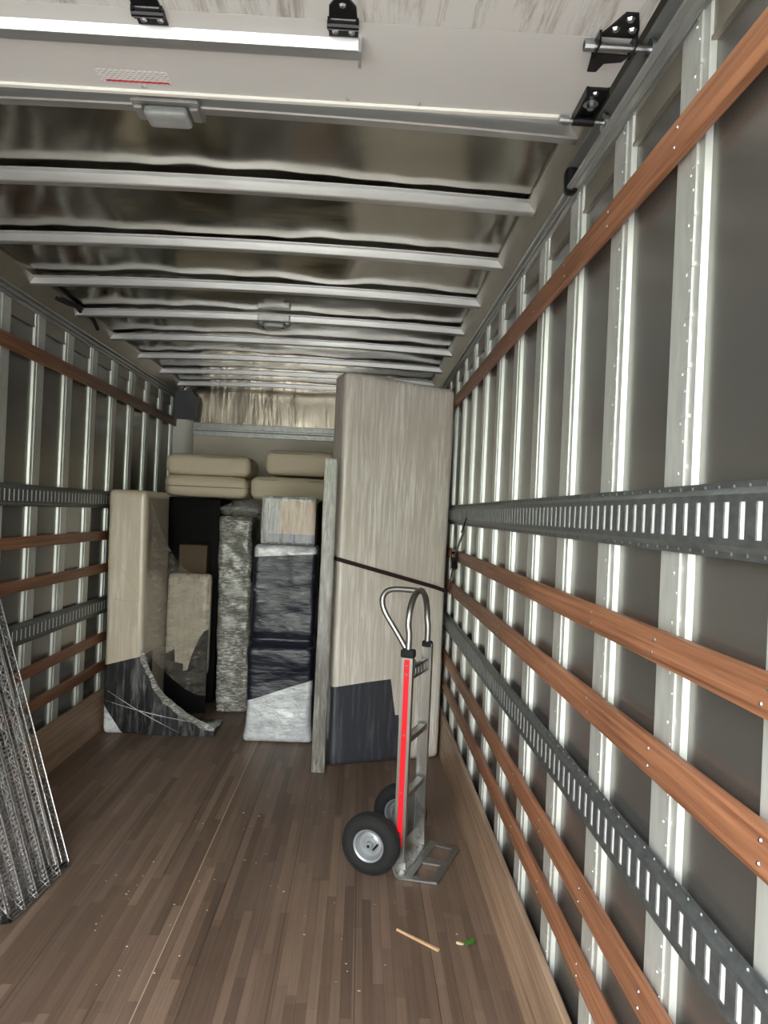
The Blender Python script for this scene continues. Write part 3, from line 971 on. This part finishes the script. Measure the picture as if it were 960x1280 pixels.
for i in range(len(cv) - 1):
    bm.faces.new((rows[NY][i][0], rows[NY][i][1], rows[NY][i + 1][1], rows[NY][i + 1][0]))
band = []  # paler band along the curved edge: its highlight put into the material
for a, b in rows[0]:
    q = a.co * 1.0
    d_ = min(.062, (q.z - .002) * .6) * (.8 + .8 * nz(q, (14, 1, 14), 4))
    band.append(bm.verts.new((q.x - d_ * .35, q.y - .004, q.z - d_ * .9)))
for i in range(len(cv) - 1):
    f_ = bm.faces.new((rows[0][i][0], band[i], band[i + 1], rows[0][i + 1][0])); f_.material_index = 1
    bm.faces.new((band[i], rows[0][i][1], rows[0][i + 1][1], band[i + 1]))
sp(bm, 'armrest', [M_SDARK, M_SILVER], 50)
# creases in the film over the front
for k, (a, b) in enumerate([((-1.478, .92), (-1.715, 1.27)), ((-1.480, .92), (-1.712, .945)), ((-1.695, .30), (-1.20, .03)), ((-1.70, .23), (-1.12, .105))]):
    bm = bmesh.new()
    pts = [(a[0] + (b[0] - a[0]) * t / 8, 5.1535 if k < 2 else 5.1545, a[1] + (b[1] - a[1]) * t / 8 - .012 * math.sin(PI * t / 8)) for t in range(9)]
    tube(bm, pts, [.0008 + .0020 * math.sin(PI * t / 8) for t in range(9)], 6)
    sp(bm, 'film_crease', M_SCREAM if k < 2 else M_WBAG)
# seat seen inside
bm = bmesh.new()
soft_box(bm, (-1.457, 5.70, .30), (-1.128, 5.80, 1.075), .03, (10, 6, 20))
sp(bm, 'seat_cushion', M_SCREAM)
bm = bmesh.new()
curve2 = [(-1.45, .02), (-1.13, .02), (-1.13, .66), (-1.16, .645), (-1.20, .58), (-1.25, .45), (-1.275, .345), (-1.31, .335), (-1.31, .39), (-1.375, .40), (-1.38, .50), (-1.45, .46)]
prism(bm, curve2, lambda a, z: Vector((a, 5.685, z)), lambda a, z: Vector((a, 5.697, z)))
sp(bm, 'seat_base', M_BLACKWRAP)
# stretch film from the front edge of the backrest to the seat
bm = bmesh.new()
g = []
for j in range(25):
    t = j / 24
    za = .60 + (1.60 - .60) * t                 # along the backrest edge
    row = []
    for i in range(17):
        s_ = i / 16
        xa = -1.455 + (-1.125 + 1.455) * s_
        ya = 5.20 + (5.66 - 5.20) * s_ + .02 * math.sin(PI * s_)
        top = 1.60 - (1.60 - 1.09) * (1 - (1 - min(1, s_ * 1.25)) ** 2.2)
        bot = .58 - .42 * (1 - (1 - s_) ** 1.6)
        z = bot + (top - bot) * t
        row.append(bm.verts.new((xa, ya + .004 * nz((xa, ya, z), (8, 8, 12)), z)))
    g.append(row)
for j in range(24):
    for i in range(16):
        bm.faces.new((g[j][i], g[j][i + 1], g[j + 1][i + 1], g[j + 1][i]))
bmesh.ops.solidify(bm, geom=list(bm.faces), thickness=.001)
sp(bm, 'stretch_film', M_STRETCH)['label'] = 'clear film stretched across the inner corner'

# --- dark goods behind that carry the cushions
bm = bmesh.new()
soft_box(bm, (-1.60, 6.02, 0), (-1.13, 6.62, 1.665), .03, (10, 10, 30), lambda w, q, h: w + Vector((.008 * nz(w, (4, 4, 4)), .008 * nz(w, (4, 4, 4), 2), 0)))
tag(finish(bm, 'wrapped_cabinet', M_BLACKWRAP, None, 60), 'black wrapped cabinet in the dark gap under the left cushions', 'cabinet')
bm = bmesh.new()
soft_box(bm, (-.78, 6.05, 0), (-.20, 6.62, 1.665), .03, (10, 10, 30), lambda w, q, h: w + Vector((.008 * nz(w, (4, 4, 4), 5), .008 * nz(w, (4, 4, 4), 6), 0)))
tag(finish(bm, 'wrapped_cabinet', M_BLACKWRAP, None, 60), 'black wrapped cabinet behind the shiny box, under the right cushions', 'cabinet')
bm = bmesh.new()
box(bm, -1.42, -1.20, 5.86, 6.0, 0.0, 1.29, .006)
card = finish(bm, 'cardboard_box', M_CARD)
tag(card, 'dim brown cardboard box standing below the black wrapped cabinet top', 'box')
# --- cushions
def cushion(lo, hi, label, seed, line=False):
    t = empty('seat_cushion', ((lo[0] + hi[0]) / 2, (lo[1] + hi[1]) / 2, lo[2]))
    tag(t, label, 'cushion', 'cream cushions on top of the load')
    hx, hy, hz = (hi[0] - lo[0]) / 2, (hi[1] - lo[1]) / 2, hi[2] - lo[2]
    def fn(w, q, half):
        w = w.copy()
        f = (1 - min(1, abs(w.x) / hx) ** 4) * (1 - min(1, abs(w.y) / hy) ** 4)
        w.z += (.014 if w.z > hz * .6 else 0) * f
        w.x += .012 * nz((w.x * .2, w.y, w.z), (3, 6, 9), seed)
        w.y += .014 * nz(w, (3, 2, 7), seed + 1)
        w.z += .008 * nz(w, (3, 3, 1), seed + 2) * (1 if w.z > hz * .5 else 0)
        pinch = math.exp(-((w.z - hz / 2) / .012) ** 2)
        w.y += (.006 * pinch if w.y < 0 and line else 0)
        return w
    bm = bmesh.new()
    soft_box(bm, (-hx, -hy, 0), (hx, hy, hz), min(.06, hz * .42), (30, 20, 16), fn)
    finish(bm, 'cover', M_CUSH, t, 80)
    bm = bmesh.new()
    r_ = .004
    z = hz * .5 if line else hz * .88
    m_ = .004 if line else .018
    pts = []
    for k in range(48):
        a = 2 * PI * k / 48
        cx, cy = math.cos(a), math.sin(a)
        ex = 0.22
        x_ = (hx + .002) * math.copysign(abs(cx) ** ex, cx)
        y_ = (hy + .004) * math.copysign(abs(cy) ** ex, cy)
        pts.append((x_ * (1 - m_ / hx * 1.0), y_ * (1 - m_ / hy), z))
    tube(bm, pts, r_, 6, True)
    finish(bm, 'piping', M_CUSHLINE, t)
    return t
cushion((-1.60, 5.98, 1.673), (-.925, 6.55, 1.835), 'lower left cream cushion, directly on the black wrapped cabinet', 1.0, True)
cushion((-.905, 5.94, 1.673), (-.24, 6.50, 1.850), 'lower right cream cushion, tucked behind the shiny wrapped box', 2.0)
cushion((-1.60, 6.00, 1.850), (-.915, 6.55, 2.012), 'upper left cream cushion, topmost of the left pair near the front wall', 3.0)
cushion((-.80, 6.00, 1.880), (-.22, 6.52, 2.076), 'upper right cream cushion, plumpest one left of the tallest wrapped piece', 4.0)

# ------------------------------------------------------------------ ratchet strap
strap = empty('ratchet_strap', (.3, 4.7, 1.2))
tag(strap, 'dark maroon ratchet strap around the tallest cream piece, hooked to the right wall track', 'strap')
invs = Matrix.Translation((-.3, -4.7, -1.2))
def st_part(bm, name, mat, smooth=35):
    o = finish(bm, name, mat, strap, smooth); o.matrix_parent_inverse = invs; return o
def ribbon(bm, pts, wdir, w, th, ndir=None):
    """flat band along pts, width along wdir"""
    pts = [Vector(p) for p in pts]; wd = Vector(wdir).normalized()
    rings = []
    for i, q in enumerate(pts):
        t = (pts[min(i + 1, len(pts) - 1)] - pts[max(i - 1, 0)]).normalized()
        n_ = t.cross(wd).normalized(); w2 = n_.cross(t).normalized()
        rings.append([bm.verts.new(q + w2 * a * w / 2 + n_ * b * th / 2) for a, b in ((-1, -1), (1, -1), (1, 1), (-1, 1))])
    for a, b in zip(rings[:-1], rings[1:]):
        for j in range(4):
            bm.faces.new((a[j], a[(j + 1) % 4], b[(j + 1) % 4], b[j]))
    bm.faces.new(rings[0][::-1]); bm.faces.new(rings[-1])
ca, sa = math.cos(fang), math.sin(fang)
def FL(x, y, z): return Vector((-.138 + x * ca - y * sa, 4.650 + x * sa + y * ca, z))
bm = bmesh.new()
pts = [FL(-.018, .16, 1.325), FL(-.018, .05, 1.315), FL(-.010, -.006, 1.305), FL(.02, -.019, 1.298)]
for k in range(1, 10):
    t = k / 10
    pts.append(FL(.02 + .73 * t, -.019 - .003 * math.sin(PI * t), 1.298 - .185 * t))
pts += [FL(.757, -.010, 1.106), Vector((.590, 4.86, 1.105))]
ribbon(bm, pts, (0, 0, 1), .026, .003)
st_part(bm, 'webbing', M_STRAP)
bm = bmesh.new()
# riser from the wrap corner up to the ratchet, then to the hook
ribbon(bm, [(.590, 4.80, 1.10), (.580, 4.70, 1.18), (.578, 4.58, 1.27), (.576, 4.50, 1.32)], (0, .6, .8), .026, .003)
ribbon(bm, [(.574, 4.47, 1.36), (.582, 4.36, 1.44), (.590, 4.22, 1.52)], (0, .54, .84), .030, .003)
st_part(bm, 'tail_webbing', M_BLACK)
bm = bmesh.new()
Mr = Matrix.Translation((.572, 4.49, 1.34)) @ Matrix.Rotation(math.radians(-28), 4, 'X')
box(bm, -.018, -.014, -.028, .028, -.06, .06, .002, 1, Mr)
box(bm, .014, .018, -.028, .028, -.06, .06, .002, 1, Mr)
tube(bm, [Mr @ Vector((-.02, 0, 0)), Mr @ Vector((.02, 0, 0))], .014, 12)
tube(bm, [Mr @ Vector((-.02, 0, .045)), Mr @ Vector((.02, 0, .045))], .007, 8)
tube(bm, [Mr @ Vector((-.02, 0, -.05)), Mr @ Vector((.02, 0, -.05))], .007, 8)
box(bm, -.017, .017, -.04, -.02, -.075, -.02, .003, 1, Mr)
st_part(bm, 'ratchet', M_BLACK)
bm = bmesh.new()
pts = smooth_path([(.575, 4.22, 1.515), (.578, 4.205, 1.525), (.584, 4.21, 1.545), (.590, 4.235, 1.545), (.594, 4.235, 1.565), (.597, 4.21, 1.585), (.600, 4.19, 1.60), (.603, 4.205, 1.618), (.606, 4.235, 1.612)], 5)
tube(bm, pts, .005, 8)
st_part(bm, 'hook', M_BLACK)
bm = bmesh.new()
ribbon(bm, smooth_path([(.568, 4.49, 1.29), (.560, 4.50, 1.22), (.566, 4.46, 1.15), (.570, 4.42, 1.10)], 4), (0, 1, .2), .026, .002)
st_part(bm, 'loose_end', M_MAROON)

# ------------------------------------------------------------------ hand truck (local: x = forward over the toe plate, y = across, z up)
tdir = Vector((.925, -.38)).normalized()
ht = empty('hand_truck', (.213, 3.245, 0), math.atan2(tdir.y, tdir.x))
tag(ht, 'aluminium hand truck with red stripe and black pneumatic tyres standing on the floor', 'hand truck')
R1, R2 = .060, .345            # rails across
def rail(w, outer):
    bm = bmesh.new()
    # channel: web on the outer side
    t = .0035
    x0, x1 = -.026, .026
    yo = w + outer * .012; yi = w - outer * .014
    lo, hi = min(yo, yi), max(yo, yi)
    web = (yo - outer * t, yo) if outer > 0 else (yo, yo + t)
    box(bm, x0, x1, min(web), max(web), .055, .985)
    box(bm, x0, x0 + t, lo, hi, .055, .985)
    box(bm, x1 - t, x1, lo, hi, .055, .985)
    for f in (-1, 1):
        box(bm, f * .0195 - .0065, f * .0195 + .0065, min(yo, yo + outer * .0025), max(yo, yo + outer * .0025), .055, .985)
    r_ = finish(bm, 'rail', M_HALU, ht)
    bm = bmesh.new()
    ys = yo + outer * .0012
    box(bm, -.0125, .0125, min(yo, ys), max(yo, ys), .12, .955)
    finish(bm, 'red_stripe', M_RED, r_)['label'] = 'red stripe down the outer side'
    heads('rivet', r_, [(0, ys, z) for z in (.93, .89, .62, .36, .18)], (0, outer, 0), .006)
    return r_
rail(R1, -1); rail(R2, 1)
def crossbar(z, slots=False, lean=.0):
    bm = bmesh.new()
    if not slots:
        box(bm, -.020, .020, R1 + .012, R2 - .012, z - .004, z, .001)
        box(bm, -.020, -.016, R1 + .012, R2 - .012, z - .022, z)
        box(bm, .016, .020, R1 + .012, R2 - .012, z - .022, z)
    else:
        y0_, y1_ = R1 + .012, R2 - .012
        h0, h1 = z - .055, z
        box(bm, .010, .014, y0_, y1_, h0, h0 + .012); box(bm, .010, .014, y0_, y1_, h1 - .012, h1)
        nb = 6
        for k in range(nb + 1):
            yy = y0_ + (y1_ - y0_) * k / nb
            box(bm, .010, .014, max(y0_, yy - .011), min(y1_, yy + .011), h0, h1)
        box(bm, -.010, .014, y0_, y1_, h1 - .003, h1)
    finish(bm, 'crossbar', M_CAST, ht)
crossbar(.60); crossbar(.345); crossbar(.915, True)
# loop handle across the two rails
bm = bmesh.new()
yc, hw = (R1 + R2) / 2, (R2 - R1) / 2
pts = [Vector((0, R1, .975)), Vector((0, R1, 1.01)), Vector((0, R1, 1.07))]
for k in range(0, 17):
    a = PI * k / 16
    pts.append(Vector((-.006, yc - hw * math.cos(a), 1.105 + .145 * math.sin(a))))
pts += [Vector((0, R2, 1.07)), Vector((0, R2, 1.01)), Vector((0, R2, .975))]
tube(bm, smooth_path(pts, 3), .0145, 14)
finish(bm, 'loop_handle', M_HALU, ht, 60)
# grip in the middle, running back from the loop and down to the top crossbar
bm = bmesh.new()
gp = [(-.006, yc, 1.248), (-.06, yc, 1.250), (-.125, yc, 1.248), (-.165, yc, 1.236), (-.186, yc, 1.205), (-.184, yc, 1.165), (-.162, yc, 1.12), (-.115, yc, 1.055), (-.06, yc, .975), (-.012, yc, .905)]
tube(bm, smooth_path(gp, 5), .0135, 14)
finish(bm, 'rear_grip', M_HALU, ht, 60)
for w in (R1, R2):
    bm = bmesh.new()
    k_ = 1.0 if w == R1 else .78
    soft_box(bm, (-.031 * k_, w - .022 * k_, .985 - .022 * k_), (.031 * k_, w + .022 * k_, .985 + .016 * k_), .008, (8, 8, 6))
    finish(bm, 'collar', M_RUBBER, ht, 50)
# toe plate: heel rising to the rails and a flat blade with two openings
bm = bmesh.new()
W0, W1 = .0, .425
def toe_piece(poly, z0, z1):
    prism(bm, poly, lambda a, b: Vector((a, b, z0)), lambda a, b: Vector((a, b, z1)))
zt0, zt1 = .004, .012
D = .19
toe_piece([(.025, W0), (D - .005, W0 + .025), (D - .008, W0 + .05), (.045, W0 + .045), (.025, W0 + .045)], zt0, zt1)
toe_piece([(.025, W1 - .045), (.045, W1 - .045), (D - .008, W1 - .05), (D - .005, W1 - .025), (.025, W1)], zt0, zt1)
toe_piece([(D - .036, W0 + .02), (D - .004, W0 + .026), (D, W0 + .04), (D, W1 - .04), (D - .004, W1 - .026), (D - .030, W1 - .02)], zt0, zt1 + .002)
mid = (W0 + W1) / 2
toe_piece([(.03, mid - .034), (D - .02, mid - .020), (D - .02, mid + .020), (.03, mid + .034)], zt0 - .0004, zt1 + .0006)
toe_piece([(.02, W0), (.072, W0 + .03), (.072, W1 - .03), (.02, W1)], zt0 - .0008, zt1 + .0012)
heel = [(.034, .0146), (.012, .020), (-.004, .045), (-.014, .10), (-.018, .10), (-.010, .04), (.002, .012), (.02, .0024), (.034, .0024)]
prism(bm, heel, lambda a, z: Vector((a, W0, z)), lambda a, z: Vector((a, W1, z)))
for k in range(7):
    y = mid - .06 + k * .02
    prism(bm, [(.055, .013), (.016, .020), (-.001, .047), (.010, .018)], lambda a, z: Vector((a, y - .003, z)), lambda a, z: Vector((a, y + .003, z)))
finish(bm, 'toe_plate', M_CAST, ht, 30)
# lower brackets, axle and wheels
AX, AZ, WR = -.118, .133, .133
for w, o_ in ((R1, -1), (R2, 1)):
    bm = bmesh.new()
    yy = w - o_ * .004
    prism(bm, [(-.03, .02), (.03, .02), (.024, .16), (-.02, .26), (-.03, .26), (AX - .02, AZ + .02), (AX - .022, AZ - .02), (AX, AZ - .026)], lambda a, z: Vector((a, yy - .004, z)), lambda a, z: Vector((a, yy + .004, z)))
    for z in (.05, .10, .15):
        dome(bm, (0, yy + o_ * .004, z), (0, o_, 0), .007); dome(bm, (0, yy - o_ * .004, z), (0, -o_, 0), .007)
    finish(bm, 'axle_bracket', M_CAST, ht)
bm = bmesh.new()
WN, WF = .005, .400
tube(bm, [(AX, WN - .02, AZ), (AX, WF + .02, AZ)], .0085, 12)
finish(bm, 'axle', M_ZINC, ht)
def wheel(w, face):
    root = empty('wheel', (AX, w, AZ)); root.parent = ht
    M = Matrix.Rotation(PI / 2 * (1 if face < 0 else -1), 4, 'X')   # local z -> outward side
    bm = bmesh.new()
    prof = []
    R0, rt = .095, .039
    prof = [(.068, -.030), (.074, -.034)]
    for k in range(0, 15):
        a = -PI * .5 - .15 + (PI + .3) * k / 14
        prof.append((R0 + rt * max(-.6, math.cos(a)) , .043 * math.sin(a) * .98))
    prof += [(.074, .034), (.068, .030), (.066, 0), (.068, -.030)]
    prof = [(min(r, WR), h) for r, h in prof]
    revolve(bm, prof, 56, M)
    # tread blocks
    for k in range(56):
        a = 2 * PI * (k + .5) / 56
        for hz in (-.020, -.007, .007, .020):
            rr = R0 + rt * math.sqrt(max(0, 1 - (hz / .043) ** 2))
            Mk = M @ Matrix.Rotation(a + hz * 2.2, 4, 'Z') @ Matrix.Translation((rr - .0025, 0, hz))
            box(bm, -.001, .0035, -.0055, .0055, -.005, .005, 0, 1, Mk)
    finish(bm, 'tyre', M_RUBBER, root, 40)
    bm = bmesh.new()
    revolve(bm, [(.0, .012), (.030, .012), (.036, .006), (.052, .004), (.058, .014), (.063, .030), (.071, .034), (.073, .031), (.067, .024), (.064, -.02), (.071, -.034), (.062, -.03), (.05, -.006), (.0, -.006)], 40, M)
    revolve(bm, [(0, .034), (.013, .034), (.016, .03), (.017, .010), (0, .010)], 20, M)
    for k in range(5):
        a = 2 * PI * k / 5
        q = M @ Vector((.034 * math.cos(a), .034 * math.sin(a), .008))
        tube(bm, [q, q + (M @ Vector((0, 0, .007)))], .0048, 6)
    finish(bm, 'rim', M_RIM, root, 40)['label'] = 'silver painted rim'
    bm = bmesh.new()
    a = .2
    tube(bm, [M @ Vector((.036, .004, .010)), M @ Vector((.024, -.010, .040))], .004, 8)
    revolve(bm, [(0, .037), (.007, .037), (.007, .033), (0, .033)], 12, M)
    finish(bm, 'valve', M_BLACK, root)
wheel(WN, -1); wheel(WF, -1)

# ------------------------------------------------------------------ wire shelves leaning on the left wall
def make_shelf():
    t = empty('wire_shelf')
    Lh, Wd = 1.215, .455
    bm = bmesh.new()
    r_ = .0040
    # local: x out of the shelf plane, y across (0..-Wd), z along the length
    for x in (0, -.030):
        lp = [(x, -.02, 0), (x, -Wd + .02, 0), (x, -Wd, .02), (x, -Wd, Lh - .02), (x, -Wd + .02, Lh), (x, -.02, Lh), (x, 0, Lh - .02), (x, 0, .02)]
        tube(bm, lp, r_, 6, True)
    def zig(a, b, n):
        a, b = Vector(a), Vector(b)
        pts = []
        for k in range(n + 1):
            q = a + (b - a) * k / n
            pts.append((q.x - (.030 if k % 2 else 0), q.y, q.z))
        tube(bm, pts, .0032, 5)
    zig((0, 0, .03), (0, 0, Lh - .03), 26); zig((0, -Wd, .03), (0, -Wd, Lh - .03), 26)
    zig((0, -.03, 0), (0, -Wd + .03, 0), 10); zig((0, -.03, Lh), (0, -Wd + .03, Lh), 10)
    finish(bm, 'frame', M_CHROME, t, 50)
    bm = bmesh.new()
    for k in range(1, 66):
        z = Lh * k / 66
        tube(bm, [(.004, -.004, z), (.004, -Wd + .004, z)], .0018, 4)
    for k in range(1, 5):
        y = -Wd * k / 5
        tube(bm, [(.0085, y, 0), (.0085, y, Lh)], .0036, 6)
        n = 34
        tube(bm, [(-.001 - (.022 if q % 2 else 0), y, Lh * q / n) for q in range(n + 1)], .0018, 4)
        tube(bm, [(-.024, y, 0), (-.024, y, Lh)], .0026, 5)
    finish(bm, 'wire_grid', M_CHROME, t, 50)
    for yy in (-.008, -Wd + .008):
        for zz in (.010, Lh - .010):
            bm = bmesh.new()
            M = Matrix.Translation((-.016, yy, zz)) @ Matrix.Rotation(PI / 2, 4, 'Y')
            revolve(bm, [(.008, -.017), (.012, -.017), (.013, .017), (.008, .017), (.008, -.017)], 14, M)
            finish(bm, 'corner_sleeve', M_BLACK, t)
    return t
shelf = make_shelf()
ordn = ['foremost chrome wire shelf of the stack leaning on the left wall', 'second chrome wire shelf from the front of the leaning stack', 'third chrome wire shelf from the front of the leaning stack', 'fourth chrome wire shelf from the front of the leaning stack', 'rearmost chrome wire shelf, closest to the left wall']
lean = math.atan2(.3626, 1.124)
for k in range(5):
    s_ = shelf if k == 0 else dup(shelf)
    tag(s_, ordn[k], 'wire shelf', 'wire shelves leaning on the left wall')
    dy = [0, -.035, -.02, -.075, -.05][k]
    s_.location = (-1.203 - .040 * k, 3.262 + dy, .011)
    s_.rotation_mode = 'XYZ'
    s_.rotation_euler = (0, -lean, math.radians(-5.5))

# ------------------------------------------------------------------ bits on the floor
bm = bmesh.new()
a, b = Vector((.205, 2.847, .005)), Vector((.353, 2.718, .005))
d = (b - a).normalized(); nrm = Vector((-d.y, d.x, 0))
pts = [(a + nrm * .003), (a + nrm * -.003), (b + nrm * -.006), (b + nrm * .005)]
lo_ = [bm.verts.new((q.x, q.y, .0005)) for q in pts]; hi_ = [bm.verts.new((q.x, q.y, .008)) for q in pts]
bm.faces.new(hi_); bm.faces.new(lo_[::-1])
for k in range(4): bm.faces.new((lo_[k], lo_[(k + 1) % 4], hi_[(k + 1) % 4], hi_[k]))
tag(finish(bm, 'wood_splinter', M_STICK), 'thin pale wood splinter lying on the floor in front of the hand truck', 'splinter')
leaf = empty('leaf', (.455, 2.765, 0))
tag(leaf, 'small green leaf scrap on the floor right of the pale splinter', 'leaf')
bm = bmesh.new()
lp = [(0, 0), (.012, .016), (.030, .016), (.042, -.002), (.030, -.018), (.008, -.014)]
prism(bm, lp, lambda a, b: Vector((a, b, .002 + a * .5)), lambda a, b: Vector((a, b, .003 + a * .5)))
finish(bm, 'blade', M_LEAF, leaf)
bm = bmesh.new()
prism(bm, [(-.03, .002), (-.012, .008), (.0, .003), (-.006, -.006), (-.022, -.004)], lambda a, b: Vector((a, b, .001)), lambda a, b: Vector((a, b, .004 - a * .2)))
finish(bm, 'dry_stem', M_LEAFDRY, leaf)
bm = bmesh.new()
for k in range(90):
    x_, y_ = random.uniform(-1.1, .55), random.uniform(1.9, 4.4)
    r_ = random.uniform(.0015, .0038)
    if -.1 < x_ < .56 and 3.1 < y_ < 3.8: continue
    q = bmesh.ops.create_icosphere(bm, subdivisions=1, radius=r_)['verts']
    for v_ in q:
        v_.co = Vector((v_.co.x * random.uniform(.8, 2.2), v_.co.y * random.uniform(.8, 1.6), v_.co.z * .6)) + Vector((x_, y_, r_ * .5))
tag(finish(bm, 'floor_crumbs', M_CRUMB), 'scattered pale crumbs and grit across the wooden floor', 'crumbs', kind='stuff')
bpy.context.view_layer.update()
